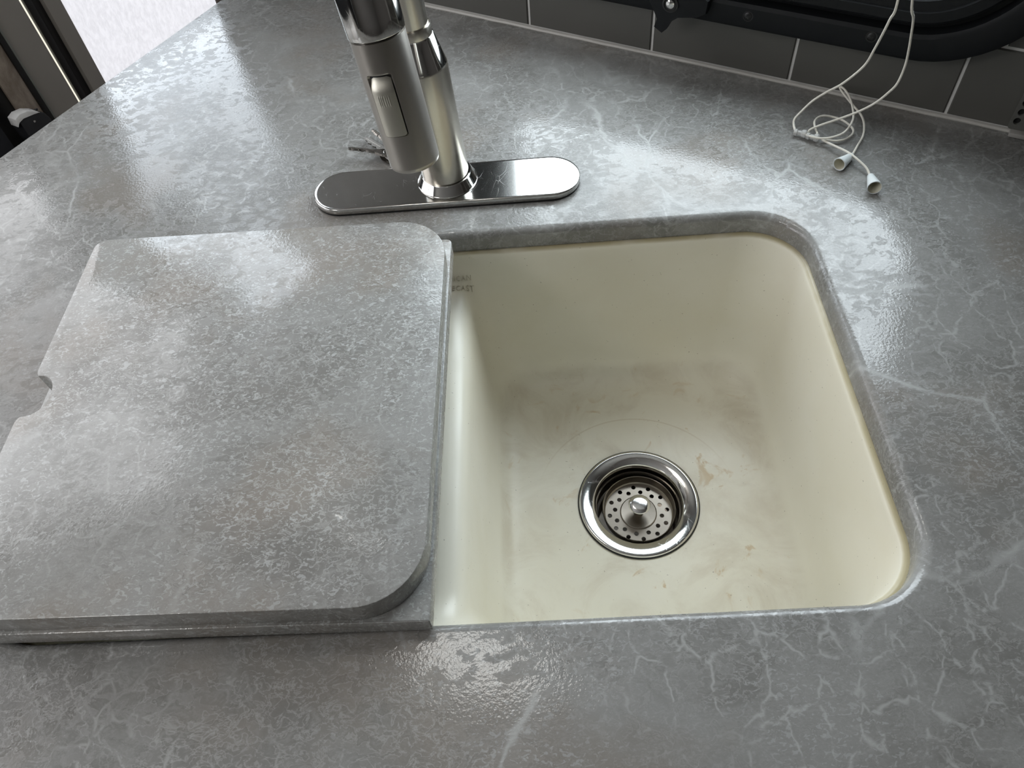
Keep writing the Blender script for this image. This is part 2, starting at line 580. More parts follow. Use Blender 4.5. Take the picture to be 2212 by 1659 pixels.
# side of the partition beside the doorway, and the far end behind it
bm = bmesh.new()
box_between(bm, WC + 0.056, 0.93, 0.090, 0.105, FLOOR, CEIL, 'e')
structure('wall_side', bm, MAT['wall'], smooth=False)
bm = bmesh.new()
box_between(bm, 0.93, 0.95, 0.090, 0.44, FLOOR, CEIL, 'e')
structure('wall_end', bm, MAT['wall'], smooth=False)

# back wall, with the window opening (rounded) cut through
WALL_S0, WALL_S1 = -0.905, 1.30
FR = dict(s0=-0.495, s1=0.147, z0=0.057, z1=0.615, r=0.115)     # outside of the black frame


def frame_loop(inset, off):
    r = max(0.03, FR['r'] - inset * 0.75)
    pts = rrect(FR['s0'] + inset, FR['s1'] - inset, FR['z0'] + inset, FR['z1'] - inset, r, 14)
    return [wp(s, off, z) for s, z in pts]


bm = bmesh.new()
hole = 0.055
for off in (-0.0018, -0.05):
    outer = [bm.verts.new(wp(s, off, z)) for s, z in ((WALL_S0, FLOOR), (WALL_S1, FLOOR), (WALL_S1, CEIL), (WALL_S0, CEIL))]
    inner = [bm.verts.new(p) for p in frame_loop(hole, off)]
    fill_holes(bm, [outer, inner])
    if off == -0.0018:
        o1, i1 = outer, inner
    else:
        for a, b in ((o1, outer), (i1, inner)):
            n = len(a)
            for q in range(n):
                r = (q + 1) % n
                bm.faces.new((a[q], a[r], b[r], b[q]))
wall_back = structure('wall_back', bm, MAT['grout'], smooth=False)

# tiles: 152 x 76 mm running bond with 3 mm joints
TW, TH, TG = 0.1525, 0.0725, 0.0030
tile_meshes = {}


def add_tile(s0, s1, z0, z1):
    key = (round(s1 - s0, 4), round(z1 - z0, 4))
    if key not in tile_meshes:
        b2 = bmesh.new()
        hw, hh = (s1 - s0) / 2, (z1 - z0) / 2
        loops = []
        for ins, d in ((0, -0.0022), (0, -0.0010), (0.0010, 0.0)):
            loops.append([(-hw + ins, -d, -hh + ins), (hw - ins, -d, -hh + ins), (hw - ins, -d, hh - ins), (-hw + ins, -d, hh - ins)])
        loft(b2, loops, True, False, True)
        me = bpy.data.meshes.new('tile')
        bmesh.ops.recalc_face_normals(b2, faces=b2.faces[:])
        b2.to_mesh(me)
        b2.free()
        me.materials.append(MAT['tile'])
        tile_meshes[key] = me
    o = bpy.data.objects.new('tile', tile_meshes[key])
    C.objects.link(o)
    o.parent = wall_back
    o.matrix_world = Matrix.Translation(wp((s0 + s1) / 2, 0.0, (z0 + z1) / 2)) @ Matrix.Rotation(radians(-30), 4, 'Z')


CLIP = (-0.46, 0.110, 0.090, 0.580)
for row in range(8):
    z0 = 0.0035 + row * (TH + TG)
    z1 = z0 + TH
    shift = 0.0 if row % 2 == 0 else (TW + TG) / 2
    for k in range(-8, 6):
        s0 = 0.0852 + shift + k * (TW + TG)
        s1 = s0 + TW
        if s1 < WALL_S0 + 0.02 or s0 > 0.75:
            continue
        s0 = max(s0, WALL_S0 + 0.002)
        if z1 > CLIP[2] and z0 < CLIP[3] and s1 > CLIP[0] and s0 < CLIP[1]:
            if s0 < CLIP[0] - 0.01:
                add_tile(s0, CLIP[0], z0, z1)
            if s1 > CLIP[1] + 0.01:
                add_tile(CLIP[1], s1, z0, z1)
            continue
        add_tile(s0, s1, z0, z1)

# brown end trim of that wall
bm = bmesh.new()
box_between(bm, WALL_S0 - 0.010, WALL_S0 + 0.002, -0.055, 0.006, FLOOR, CEIL, 'w', 0.002)
structure('trim_1', bm, MAT['brown_trim'])

# white caulk bead where the worktop meets the tiles
bm = bmesh.new()
random.seed(4)
pts = []
for i in range(60):
    s = -0.80 + i * (0.946 / 59)
    pts.append(wp(s, 0.0012 + random.uniform(-0.0003, 0.0003), 0.0008 + random.uniform(-0.0002, 0.0003)))
tube(bm, pts, 0.0024, 8, 2)
o = structure('trim_2', bm, MAT['caulk'])

# other walls (seen only in reflections, and from a step aside)
bm = bmesh.new()
box(bm, (1.15, -1.0, 0.13), 0.04, 3.2, 2.1)
structure('wall_right', bm, MAT['wall'], smooth=False)
bm = bmesh.new()
box(bm, (-0.9, -2.55, 0.13), 4.1, 0.04, 2.1)
structure('wall_front', bm, MAT['wall'], smooth=False)

# unseen cupboard added above the window to shade the wall from the lamp
bm = bmesh.new()
box_between(bm, -0.30, 0.90, 0.001, 0.26, 0.66, CEIL - 0.002, 'w', 0.002)
box_between(bm, -0.88, -0.30, 0.001, 0.18, 0.66, CEIL - 0.002, 'w', 0.002)
oc = link('shade_cupboard', bm, MAT['cabinet'], smooth=False)
tag(oc, 'unseen grey cupboard added above the black framed window to shade the wall', 'cupboard')

# ------------------------------------------------------------------ window
win = empty('window_1', wp(-0.174, 0, 0.0))
win['kind'] = 'structure'


def wlink(name, bm, mat, par=win, **kw):
    """link a mesh authored in world space under a parent that stands elsewhere"""
    o = link(name, bm, mat, **kw)
    o.parent = par
    mw = Matrix.Identity(4)
    p = par
    base = Matrix.Identity(4)
    chain = []
    while p is not None:
        chain.append(p)
        p = p.parent
    for q in reversed(chain):
        base = base @ Matrix.LocRotScale(q.location, q.rotation_euler, q.scale)
    o.matrix_parent_inverse = Matrix.Identity(4)
    o.data.transform(base.inverted())
    return o


bm = bmesh.new()
prof = [(0.0, -0.0005), (0.0005, 0.012), (0.003, 0.0185), (0.007, 0.0205), (0.024, 0.0205), (0.0275, 0.0185), (0.029, 0.008),
        (0.034, 0.008), (0.0355, 0.017), (0.038, 0.019), (0.046, 0.0185), (0.047, 0.0165), (0.055, 0.0155), (0.0565, 0.013), (0.0605, 0.010),
        (0.0618, 0.004), (0.0622, -0.03), (0.054, -0.03)]
loft(bm, [frame_loop(i, o) for i, o in prof])
wlink('window_frame', bm, MAT['frame'], flat_angle=28)
bm = bmesh.new()
g0 = [bm.verts.new(p) for p in frame_loop(0.0620, -0.022)]
g1 = [bm.verts.new(p) for p in frame_loop(0.0620, -0.026)]
bm.faces.new(g0)
bm.faces.new(g1[::-1])
for i in range(len(g0)):
    j = (i + 1) % len(g0)
    bm.faces.new((g0[i], g0[j], g1[j], g1[i]))
wlink('pane', bm, MAT['glass'], smooth=False)


# screws in the frame's outer flange
def screw(s, z, off, r=0.0042, mat='screw', par=win, name='screw'):
    bm = bmesh.new()
    c = wp(s, off, z)
    lathe(bm, [(r * 1.25, -0.0012), (r * 1.25, 0.0002), (r * 1.02, 0.0002), (r * 0.98, -0.0008)], 20, c, -WN)
    lathe(bm, [(r * 0.95, -0.0012), (r * 0.92, 0.0002), (r * 0.6, 0.0009), (0.0004, 0.0011)], 20, c, -WN, cap1=True)
    for a in (0.4, 0.4 + pi / 2):
        ux = WD * cos(a) + UP * sin(a)
        uy = UP * cos(a) - WD * sin(a)
        box(bm, c - WN * 0.0009, r * 1.1, r * 0.28, 0.0006, ux, uy, -WN)
    return wlink(name, bm, MAT[mat], par)


for s, z in ((-0.4400, 0.0740), (-0.1210, 0.0735), (-0.0030, 0.0760), (-0.2800, 0.0735)):
    if s == -0.2800:
        continue
    screw(s, z, 0.0205)

# turn latch at the bottom of the frame (black, propeller-like, bright screw)
lt = bmesh.new()
outl = [(-0.2160, 0.0480), (-0.2068, 0.0428), (-0.2018, 0.0480), (-0.1975, 0.0570), (-0.1905, 0.0625), (-0.1700, 0.0665),
        (-0.1610, 0.0720), (-0.1600, 0.0850), (-0.1700, 0.0900), (-0.1900, 0.0880), (-0.2050, 0.0900), (-0.2180, 0.0860),
        (-0.2230, 0.0740), (-0.2170, 0.0640), (-0.2135, 0.0570)]
loops = []
cs = sum(p[0] for p in outl) / len(outl)
cz = sum(p[1] for p in outl) / len(outl)
for sc, off in ((1.0, 0.0215), (1.0, 0.0270), (0.97, 0.0285)):
    loops.append([wp(cs + (s - cs) * sc, off, cz + (z - cz) * sc) for s, z in outl])
loft(lt, loops, True, True, True)
latch = wlink('window_latch', lt, MAT['frame'], flat_angle=40)
latch['label'] = 'black turning latch with a bright screw'
bm = bmesh.new()
lathe(bm, [(0.0085, -0.001), (0.0085, 0.0012), (0.0070, 0.0016), (0.0062, 0.0004)], 28, wp(-0.1995, 0.0285, 0.0755), -WN, cap1=True)
wlink('boss', bm, MAT['seal'], latch)
bm = bmesh.new()
c = wp(-0.1992, 0.0300, 0.0762)
lathe(bm, [(0.0046, -0.001), (0.0044, 0.0008), (0.002, 0.0018), (0.0003, 0.0019)], 20, c, -WN, cap1=True)
for a in (0.3, 0.3 + pi / 2):
    box(bm, c - WN * 0.0018, 0.0055, 0.0012, 0.0008, WD * cos(a) + UP * sin(a), UP * cos(a) - WD * sin(a), -WN)
wlink('screw', bm, MAT['steel_edge'], latch)

# ------------------------------------------------------------------ worktop with the sink opening
OX0, OX1, OY0, OY1 = -0.652, 0.0, -0.377, 0.0
OR = 0.056
TH_TOP = 0.020


def open_loop(ins, z):
    return [(x, y, z) for x, y in rrect(OX0 + ins, OX1 - ins, OY0 + ins, OY1 - ins, OR - ins * 0.6, 12)]


def edge_y(s):
    return s


e0 = ep(WC + 0.0, 0, 0)                    # back-left corner of the worktop
FY = -0.60
# along the left end forward until y = FY
tt = (FY - e0.y) / WN.y
e1 = e0 + WN * tt
rb = wp(0.95, 0.0, 0)
outline = [(e0.x, e0.y), (e1.x, FY), (rb.x, FY), (rb.x, rb.y)]
bm = bmesh.new()
prof_in = [(0.0, 0.0), (0.0018, -0.0003), (0.0036, -0.0012), (0.0052, -0.0026), (0.0064, -0.0045), (0.0070, -0.0068), (0.0072, -0.0195), (0.0072, -TH_TOP)]
rows = loft(bm, [open_loop(i, z) for i, z in prof_in])


def top_outline(z, ins):
    cx = sum(p[0] for p in outline) / 4
    cy = sum(p[1] for p in outline) / 4
    res = []
    n = 4
    for i in range(n):
        p0 = Vector(outline[i - 1]); p1 = Vector(outline[i]); p2 = Vector(outline[(i + 1) % n])
        d1 = (p1 - p0).normalized(); d2 = (p2 - p1).normalized()
        n1 = Vector((-d1.y, d1.x)); n2 = Vector((-d2.y, d2.x))
        k = ins / (1 + n1.dot(n2))
        q = p1 + (n1 + n2) * k
        res.append(bm.verts.new((q.x, q.y, z)))
    return res


t0 = top_outline(0.0, 0.0025)
t1 = top_outline(-0.0008, 0.0008)
t2 = top_outline(-0.0030, 0.0)
t3 = top_outline(-0.0400, 0.0)
for a, b in ((t0, t1), (t1, t2), (t2, t3)):
    for i in range(4):
        j = (i + 1) % 4
        bm.faces.new((a[i], a[j], b[j], b[i]))
fill_holes(bm, [t0, rows[0]])
t4 = top_outline(-TH_TOP, 0.02)
for i in range(4):
    j = (i + 1) % 4
    bm.faces.new((t3[i], t3[j], t4[j], t4[i]))
fill_holes(bm, [t4, rows[-1]])
top = link('worktop', bm, MAT['marble'], flat_angle=30)
tag(top, 'grey veined marble-look worktop with a white sink let into it', 'countertop')

# cabinet carcass below the worktop
bm = bmesh.new()
cab = []
for z in (-0.82, -0.0405):
    ring = []
    n = 4
    for i in range(n):
        p0 = Vector(outline[i - 1]); p1 = Vector(outline[i]); p2 = Vector(outline[(i + 1) % n])
        d1 = (p1 - p0).normalized(); d2 = (p2 - p1).normalized()
        n1 = Vector((-d1.y, d1.x)); n2 = Vector((-d2.y, d2.x))
        q = p1 + (n1 + n2) * (0.03 / (1 + n1.dot(n2)))
        ring.append(bm.verts.new((q.x, q.y, z)))
    cab.append(ring)
for i in range(4):
    j = (i + 1) % 4
    bm.faces.new((cab[0][i], cab[0][j], cab[1][j], cab[1][i]))
bm.faces.new(cab[0])
bmesh.ops.translate(bm, verts=bm.verts[:], vec=(0, 0, -0.10))
for v in bm.verts:
    if v.co.z > -0.5:
        v.co.z = -0.0402
cabo = link('base_cabinet', bm, MAT['cabinet'], smooth=False)
tag(cabo, 'grey base cabinet standing under the marble-look worktop', 'cabinet')

# ------------------------------------------------------------------ sink: two bowls, low rounded divider
DIV = -0.3335
DZ = -0.056


def sstep(t):
    t = max(0.0, min(1.0, t))
    return t * t * (3 - 2 * t)


# (inset from the three outer sides, z there, x of divider side, z on divider side, corner radius outer, radius at divider)
BL = [
    (0.0060, -0.0203, DIV, DZ, 0.0515, 0.0001),
    (0.0088, -0.0203, DIV + 0.0012, DZ, 0.050, 0.0012),
    (0.0100, -0.0208, DIV + 0.003, DZ - 0.0001, 0.049, 0.003),
    (0.0112, -0.0220, DIV + 0.006, DZ - 0.0006, 0.048, 0.010),
    (0.0120, -0.0240, DIV + 0.009, DZ - 0.0014, 0.047, 0.013),
    (0.0126, -0.0270, DIV + 0.0118, DZ - 0.0028, 0.046, 0.016),
    (0.0132, -0.0340, DIV + 0.0142, DZ - 0.0048, 0.046, 0.019),
    (0.0140, -0.0450, DIV + 0.0162, DZ - 0.0076, 0.046, 0.022),
    (0.0150, -0.0580, DIV + 0.0178, DZ - 0.0116, 0.046, 0.025),
    (0.0160, -0.0720, DIV + 0.0192, DZ - 0.0180, 0.046, 0.028),
    (0.0175, -0.0900, DIV + 0.0212, -0.0920, 0.046, 0.031),
    (0.0195, -0.1150, DIV + 0.0240, -0.1160, 0.046, 0.034),
    (0.0215, -0.1400, DIV + 0.0268, -0.1405, 0.046, 0.037),
    (0.0240, -0.1600, DIV + 0.0300, -0.1600, 0.045, 0.039),
    (0.0275, -0.1730, DIV + 0.0335, -0.1730, 0.043, 0.040),
    (0.0320, -0.1810, DIV + 0.0375, -0.1810, 0.040, 0.040),
    (0.0375, -0.1862, DIV + 0.0425, -0.1862, 0.036, 0.036),
    (0.0440, -0.1890, DIV + 0.0485, -0.1890, 0.030, 0.030),
    (0.0530, -0.1902, DIV + 0.0575, -0.1902, 0.022, 0.022),
]


def bowl_loops():
    out = []
    for (ins, z, xd, zd, ro, rd) in BL:
        pts = []
        x0, x1, y0, y1 = xd, OX1 - ins, OY0 + ins, OY1 - ins
        base = rrect(x0, x1, y0, y1, (rd, ro, ro, rd), 12)
        # subdivide the straight sides
        full = []
        n = len(base)
        for i in range(n):
            a, b = base[i], base[(i + 1) % n]
            full.append(a)
            if (i + 1) % 13 == 0:
                for q in range(1, 80):
                    t = (1 - cos(pi * q / 80)) / 2
                    full.append((a[0] + (b[0] - a[0]) * t, a[1] + (b[1] - a[1]) * t))
        for (x, y) in full:
            wx = 1 - sstep((x - (DIV + 0.020)) / 0.035)
            dback = (OY1 - 0.010) - y
            dfront = y - (OY0 + 0.010)
            wy = math.sqrt(max(0.0, 1 - (1 - min(1, max(0, dback) / 0.042)) ** 2)) * math.sqrt(max(0.0, 1 - (1 - min(1, max(0, dfront) / 0.042)) ** 2))
            wgt = wx * wy
            pts.append((x, y, z * (1 - wgt) + zd * wgt))
        out.append(pts)
    return out


DRAIN = Vector((-0.1648, -0.1929, -0.1902))


def build_bowl(bm, mirror):
    loops = bowl_loops()
    # floor: morph the last loop into a circle round the drain hole
    last = loops[-1]
    cx, cy = DRAIN.x, DRAIN.y
    for t in (0.35, 0.7, 1.0):
        lp = []
        for (x, y, z) in last:
            a = math.atan2(y - cy, x - cx)
            px, py = cx + 0.050 * cos(a), cy + 0.050 * sin(a)
            lp.append((x + (px - x) * t, y + (py - y) * t, -0.1902 - 0.0015 * t))
        loops.append(lp)
    lp = [(cx + 0.048 * cos(math.atan2(y - cy, x - cx)), cy + 0.048 * sin(math.atan2(y - cy, x - cx)), -0.206) for (x, y, z) in last]
    loops.append(lp)
    if mirror:
        loops = [[(2 * DIV - x if True else x, y, z) for x, y, z in lp] for lp in loops]
        # the left bowl is a little narrower: squeeze it to the opening
        f = (OX0 - DIV) / (-(OX1 - DIV))
        loops = [[(DIV + (x - DIV) * f, y, z) for x, y, z in lp] for lp in loops]
    loft(bm, loops)


bm = bmesh.new()
build_bowl(bm, False)
build_bowl(bm, True)
bmesh.ops.remove_doubles(bm, verts=bm.verts[:], dist=0.00005)
sink = link('kitchen_sink', bm, MAT['sink'], flat_angle=60)
tag(sink, 'cream composite double-bowl sink, worn and stained, set under the worktop', 'sink')


# moulded lettering on the cove behind the divider
def cove_z(y):
    d = (OY1 - 0.010) - y
    wgt = math.sqrt(max(0.0, 1 - (1 - min(1, max(0, d) / 0.042)) ** 2))
    return -0.0203 * (1 - wgt) + DZ * wgt


def letters(text, size, xr, yb, rise):
    cu = bpy.data.curves.new('lettering', 'FONT')
    cu.body = text
    cu.size = size
    cu.align_x = 'RIGHT'
    cu.space_character = 1.08
    cu.extrude = 0.0
    cu.offset = -size * 0.012
    tmp = bpy.data.objects.new('tmp', cu)
    C.objects.link(tmp)
    dg = bpy.context.evaluated_depsgraph_get()
    me = bpy.data.meshes.new_from_object(tmp.evaluated_get(dg))
    bpy.data.objects.remove(tmp)
    bmx = bmesh.new()
    bmx.from_mesh(me)
    geo = bmesh.ops.extrude_face_region(bmx, geom=bmx.faces[:])
    vs = [v for v in geo['geom'] if isinstance(v, bmesh.types.BMVert)]
    ex = set(v.index for v in vs)
    for v in vs:
        v.co.z += 0.0011
    return bmx


# surface of the cove under the letters, walked up from the front (arc length -> y, z)
ARC = []
yy = -0.060
prev = None
acc = 0.0
while yy < -0.0102:
    p = (yy, cove_z(yy))
    if prev:
        acc += math.hypot(p[0] - prev[0], p[1] - prev[1])
    ARC.append((acc, p[0], p[1]))
    prev = p
    yy += 0.0002


def on_arc(s):
    for i in range(len(ARC) - 1):
        if ARC[i + 1][0] >= s:
            a, b = ARC[i], ARC[i + 1]
            dy, dz = b[1] - a[1], b[2] - a[2]
            l = math.hypot(dy, dz)
            return a[1], a[2], (-dz / l, dy / l)
    a, b = ARC[-2], ARC[-1]
    return b[1], b[2], (-1, 0)


from mathutils.bvhtree import BVHTree
sbm = bmesh.new()
sbm.from_mesh(sink.data)
tree = BVHTree.FromBMesh(sbm)
for text, xr, s0 in (('AMERICAN', -0.3125, 0.0415), ('STONECAST', -0.3110, 0.0325)):
    b3 = letters(text, 0.0067, xr, 0, 0)
    for v in b3.verts:
        y, z, nrm = on_arc(s0 + v.co.y)
        h = v.co.z
        nv = Vector((0, nrm[0], nrm[1]))
        if nv.z < 0:
            nv = -nv
        p = Vector((xr + v.co.x, y, z))
        hit = tree.ray_cast(p + nv * 0.012, -nv)
        if hit[0] is not None:
            p = hit[0]
        v.co = p + nv * (h - 0.0002)
    o = link('lettering', b3, MAT['letter'], sink, smooth=False)
sbm.free()

# ------------------------------------------------------------------ drain with its basket strainer
dr = empty('sink_drain', DRAIN)
tag(dr, 'round polished steel drain flange in the floor of the cream sink', 'drain')
bm = bmesh.new()
lathe(bm, [(0.0560, -0.0012), (0.0572, -0.0004), (0.0574, 0.0006), (0.0566, 0.0014), (0.0554, 0.0017), (0.0548, 0.0017), (0.0434, -0.0001), (0.0426, -0.0008),
           (0.0416, -0.0036), (0.0412, -0.0060), (0.0414, -0.0120), (0.0400, -0.0140)], 96, (0, 0, 0))
link('flange', bm, MAT['chrome'], dr, flat_angle=40)
bm = bmesh.new()
lathe(bm, [(0.0402, -0.0120), (0.0412, -0.0130), (0.0408, -0.0290), (0.0385, -0.0300), (0.0380, -0.0520), (0.0200, -0.0560), (0.0001, -0.0560)], 64, (0, 0, 0))
link('cup', bm, MAT['steel'], dr, flat_angle=40)
bm = bmesh.new()
lathe(bm, [(0.0560, -0.0018), (0.0584, -0.0016), (0.0586, -0.0004), (0.0572, 0.0002)], 96, (0, 0, 0))
link('gasket', bm, MAT['black_rubber'], dr)

bs = empty('basket_strainer', (DRAIN.x + 0.0010, DRAIN.y - 0.0010, DRAIN.z - 0.0195))
bs.scale = (0.945, 0.945, 1.0)
tag(bs, 'perforated steel basket strainer with a mushroom knob, sitting in the drain', 'strainer')
bm = bmesh.new()
lathe(bm, [(0.0345, 0.0000), (0.0358, 0.0010), (0.0368, 0.0100), (0.0374, 0.0104), (0.0376, 0.0098), (0.0366, 0.0004), (0.0350, -0.0016)], 72)
link('basket_rim', bm, MAT['steel'], bs, flat_angle=40)
bm = bmesh.new()
for zt in (0.0, -0.0012):
    outer = [bm.verts.new((0.0352 * cos(2 * pi * i / 72), 0.0352 * sin(2 * pi * i / 72), zt)) for i in range(72)]
    lps = [outer]
    inn = [bm.verts.new((0.0190 * cos(2 * pi * i / 48), 0.0190 * sin(2 * pi * i / 48), zt)) for i in range(48)]
    lps.append(inn)
    hl = []
    for ring_r, ph in ((0.0300, 0.0), (0.0243, pi / 12)):
        for q in range(12):
            a = 2 * pi * q / 12 + ph + 0.06
            hx, hy = ring_r * cos(a), ring_r * sin(a)
            h = [bm.verts.new((hx + 0.00235 * cos(2 * pi * i / 14), hy + 0.00235 * sin(2 * pi * i / 14), zt)) for i in range(14)]
            hl.append(h)
    fill_holes(bm, lps + hl)
    if zt == 0.0:
        top_h, top_inn = hl, inn
    else:
        for a, b in zip(top_h, hl):
            for i in range(14):
                j = (i + 1) % 14
                bm.faces.new((a[i], a[j], b[j], b[i]))
link('perforated_plate', bm, MAT['steel'], bs, smooth=False)
bm = bmesh.new()
lathe(bm, [(0.0192, -0.0002), (0.0190, 0.0008), (0.0180, 0.0013), (0.0120, 0.0010), (0.0050, 0.0009), (0.0049, 0.0012), (0.0045, 0.0060), (0.0042, 0.0125)], 48)
link('centre_disc', bm, MAT['steel'], bs, flat_angle=25)
bm = bmesh.new()
lathe(bm, [(0.0040, 0.0115), (0.0070, 0.0135), (0.0108, 0.0162), (0.0113, 0.0176), (0.0106, 0.0184), (0.0060, 0.0190), (0.0001, 0.0192)], 40, cap0=True)
link('knob', bm, MAT['steel_edge'], bs, flat_angle=50)

# ------------------------------------------------------------------ sink cover (two layers, finger notch)
cv = empty('sink_cover', (-0.330, -0.3725, 0.0), radians(-0.9))
tag(cv, 'thick grey marble-look sink cover with rounded corners laid over the left bowl', 'sink cover')
CWX = 0.3155


def notch_outline():
    """top slab outline in cover coordinates (origin = front right corner)"""
    x0, x1, y0, y1 = -CWX, 0.0, 0.0, 0.3470
    r = 0.043
    pts = rrect(x0, x1, y0, y1, (0.012, r + 0.002, r, 0.010), 12)
    # after the top-left corner the outline runs down the left side: insert the notch
    left = []
    yc, half, dep, fl = 0.1750, 0.0190, 0.0165, 0.0065
    left.append((x0, yc + half + fl))
    for i in range(1, 4):
        a = i / 4
        left.append((x0 + fl * 0.35 * a * a, yc + half + fl * (1 - a)))
    for i in range(17):
        a = pi / 2 - pi * i / 16
        left.append((x0 + 0.0025 + dep * max(0.0, cos(a)) ** 0.8, yc + half * sin(a)))
    for i in range(3, 0, -1):
        a = i / 4
        left.append((x0 + fl * 0.35 * a * a, yc - half - fl * (1 - a)))
    left.append((x0, yc - half - fl))
    return pts + left


def slab(bm, pts, z0, z1, bev):
    c = Vector((sum(p[0] for p in pts) / len(pts), sum(p[1] for p in pts) / len(pts)))
    n = len(pts)

    def off(d):
        res = []
        for i in range(n):
            p0 = Vector(pts[i - 1]); p1 = Vector(pts[i]); p2 = Vector(pts[(i + 1) % n])
            d1 = (p1 - p0); d2 = (p2 - p1)
            if d1.length < 1e-9:
                d1 = d2
            if d2.length < 1e-9:
                d2 = d1
            d1.normalize(); d2.normalize()
            nn = (Vector((-d1.y, d1.x)) + Vector((-d2.y, d2.x)))
            nn = nn / max(0.3, nn.length ** 2 / 2) if nn.length > 1e-6 else nn
            res.append(p1 + nn * d)
        return res
    loops = [[(q.x, q.y, z) for q in off(d)] for d, z in ((bev, z0), (0, z0 + bev), (0, z1 - bev), (bev * 0.35, z1 - bev * 0.3), (bev, z1))]
    rows = loft(bm, loops)
    fill_holes(bm, [rows[0]])
    fill_holes(bm, [rows[-1]])


bm = bmesh.new()
slab(bm, notch_outline(), 0.0160, 0.0365, 0.0007)
link('top_slab', bm, MAT['marble_cover'], cv, flat_angle=30)
bm = bmesh.new()
slab(bm, rrect(-0.3175, 0.0015, -0.0025, 0.3440, (0.003, 0.0008, 0.005, 0.005), 6), 0.0004, 0.0160, 0.0010)
link('lower_slab', bm, MAT['marble_cover'], cv, flat_angle=30)

bm = bmesh.new()
slab(bm, rrect(-0.3110, -0.0042, 0.0062, 0.3350, (0.03, 0.0008, 0.004, 0.03), 6), -0.0190, 0.0006, 0.0008)
link('locating_rib', bm, MAT['marble_cover'], cv, flat_angle=30)

# ------------------------------------------------------------------ tap
PXY = (-0.3305, 0.0653)
tap = empty('kitchen_tap', (PXY[0], PXY[1], 0.0))
tag(tap, 'brushed nickel pull-down kitchen tap rising from an oval steel deck plate', 'tap')
bm = bmesh.new()


def stad(ins, z, L=0.260, W=0.0585, cx=-0.3318 - PXY[0], cy=0.0603 - PXY[1]):
    r = W / 2 - ins
    hx = L / 2 - W / 2
    pts = []
    for i in range(25):
        a = -pi / 2 + pi * i / 24
        pts.append((cx + hx + r * cos(a), cy + r * sin(a), z))
    for i in range(25):
        a = pi / 2 + pi * i / 24
        pts.append((cx - hx + r * cos(a), cy + r * sin(a), z))
    return pts


PH = 0.0078
rows = loft(bm, [stad(0.0004, 0.0020), stad(0.0, 0.0024), stad(0.0, PH - 0.0010), stad(0.0003, PH - 0.0004), stad(0.0009, PH), stad(0.0032, PH), stad(0.0080, PH)])
bm.faces.new(rows[-1])
link('deck_plate', bm, MAT['plate'], tap, flat_angle=50)
bm = bmesh.new()
rows = loft(bm, [stad(0.0012, 0.0001), stad(0.0004, 0.0001), stad(0.0006, 0.0022), stad(0.0020, 0.0022)])
link('gasket', bm, MAT['black_rubber'], tap, flat_angle=50)
# base ring, leaning body, cone, collar, neck
AX = Vector((-0.043, 0.0, 1.0)).normalized()
bm = bmesh.new()
lathe(bm, [(0.0290, PH), (0.0291, PH + 0.0007), (0.0286, PH + 0.0011), (0.0245, PH + 0.0098), (0.0240, PH + 0.0102), (0.0228, PH + 0.0102)], 64, (0, 0, 0))
link('base_ring', bm, MAT['chrome'], tap, flat_angle=30)
bm = bmesh.new()
lathe(bm, [(0.0226, PH + 0.0090), (0.0226, 0.1285), (0.0222, 0.1300)], 64, (0, 0, 0), AX)
link('body', bm, MAT['nickel'], tap, flat_angle=30)
bm = bmesh.new()
lathe(bm, [(0.0222, 0.1300), (0.0218, 0.1312), (0.0158, 0.1555), (0.0152, 0.1563)], 64, (0, 0, 0), AX)
link('shoulder', bm, MAT['chrome'], tap, flat_angle=30)
bm = bmesh.new()
lathe(bm, [(0.0150, 0.1560), (0.0150, 0.1640), (0.0147, 0.1648), (0.0130, 0.1648)], 64, (0, 0, 0), AX)
link('collar', bm, MAT['nickel'], tap, flat_angle=30)
# gooseneck from the collar over to the spray head
hb = Vector((-0.331 - PXY[0], -0.083 - PXY[1], 0.141))          # bottom centre of the spray head
HA = Vector((-0.108, 0.150, 0.982)).normalized()
ht = hb + HA * 0.150
n0 = AX * 0.1640
pts = [n0, AX * 0.19, AX * 0.23, AX * 0.27]
top_p = (AX * 0.27 + (ht + HA * 0.04)) / 2
pts += [AX * 0.30 + Vector((-0.001, -0.006, 0)), Vector((top_p.x, top_p.y + 0.020, 0.338)), Vector((top_p.x, top_p.y - 0.004, 0.345)),
        ht + HA * 0.045 + Vector((0, 0.010, -0.006)), ht + HA * 0.022, ht + HA * 0.004]
bm = bmesh.new()
tube(bm, pts, 0.0135, 32, 10)
link('neck', bm, MAT['nickel'], tap, flat_angle=40)

# spray head: body grid with a pocket for the rocker button
head = empty('spray_head', hb)
head.parent = tap
head.matrix_parent_inverse = Matrix.Identity(4)
toc = Vector((-0.247, -0.544, 0)) - Vector((-0.331, -0.083, 0))
u = HA.orthogonal().normalized()
v = HA.cross(u)
# reference direction: room side (toward -Y), turned 22 degrees to the left
ref = Vector((0.10, -1.0, 0))
ref = (ref - HA * ref.dot(HA)).normalized()
side = HA.cross(ref)


def hdir(a):
    return ref * cos(a) + side * sin(a)


A0 = radians(-16)            # centre of the button
HR = 0.0181
BZ0, BZ1 = 0.0290, 0.0715
BW = 0.0088


def pocket(a, h, grow=0.0):
    """1 inside the button's rounded window"""
    x = (a - A0) * HR
    hw = BW + grow
    cy = (BZ0 + BZ1) / 2
    hh = (BZ1 - BZ0) / 2 + grow
    r = 0.0022
    qx, qy = abs(x) - hw + r, abs(h - cy) - hh + r
    d = math.hypot(max(qx, 0), max(qy, 0)) + min(max(qx, qy), 0) - r
    return d


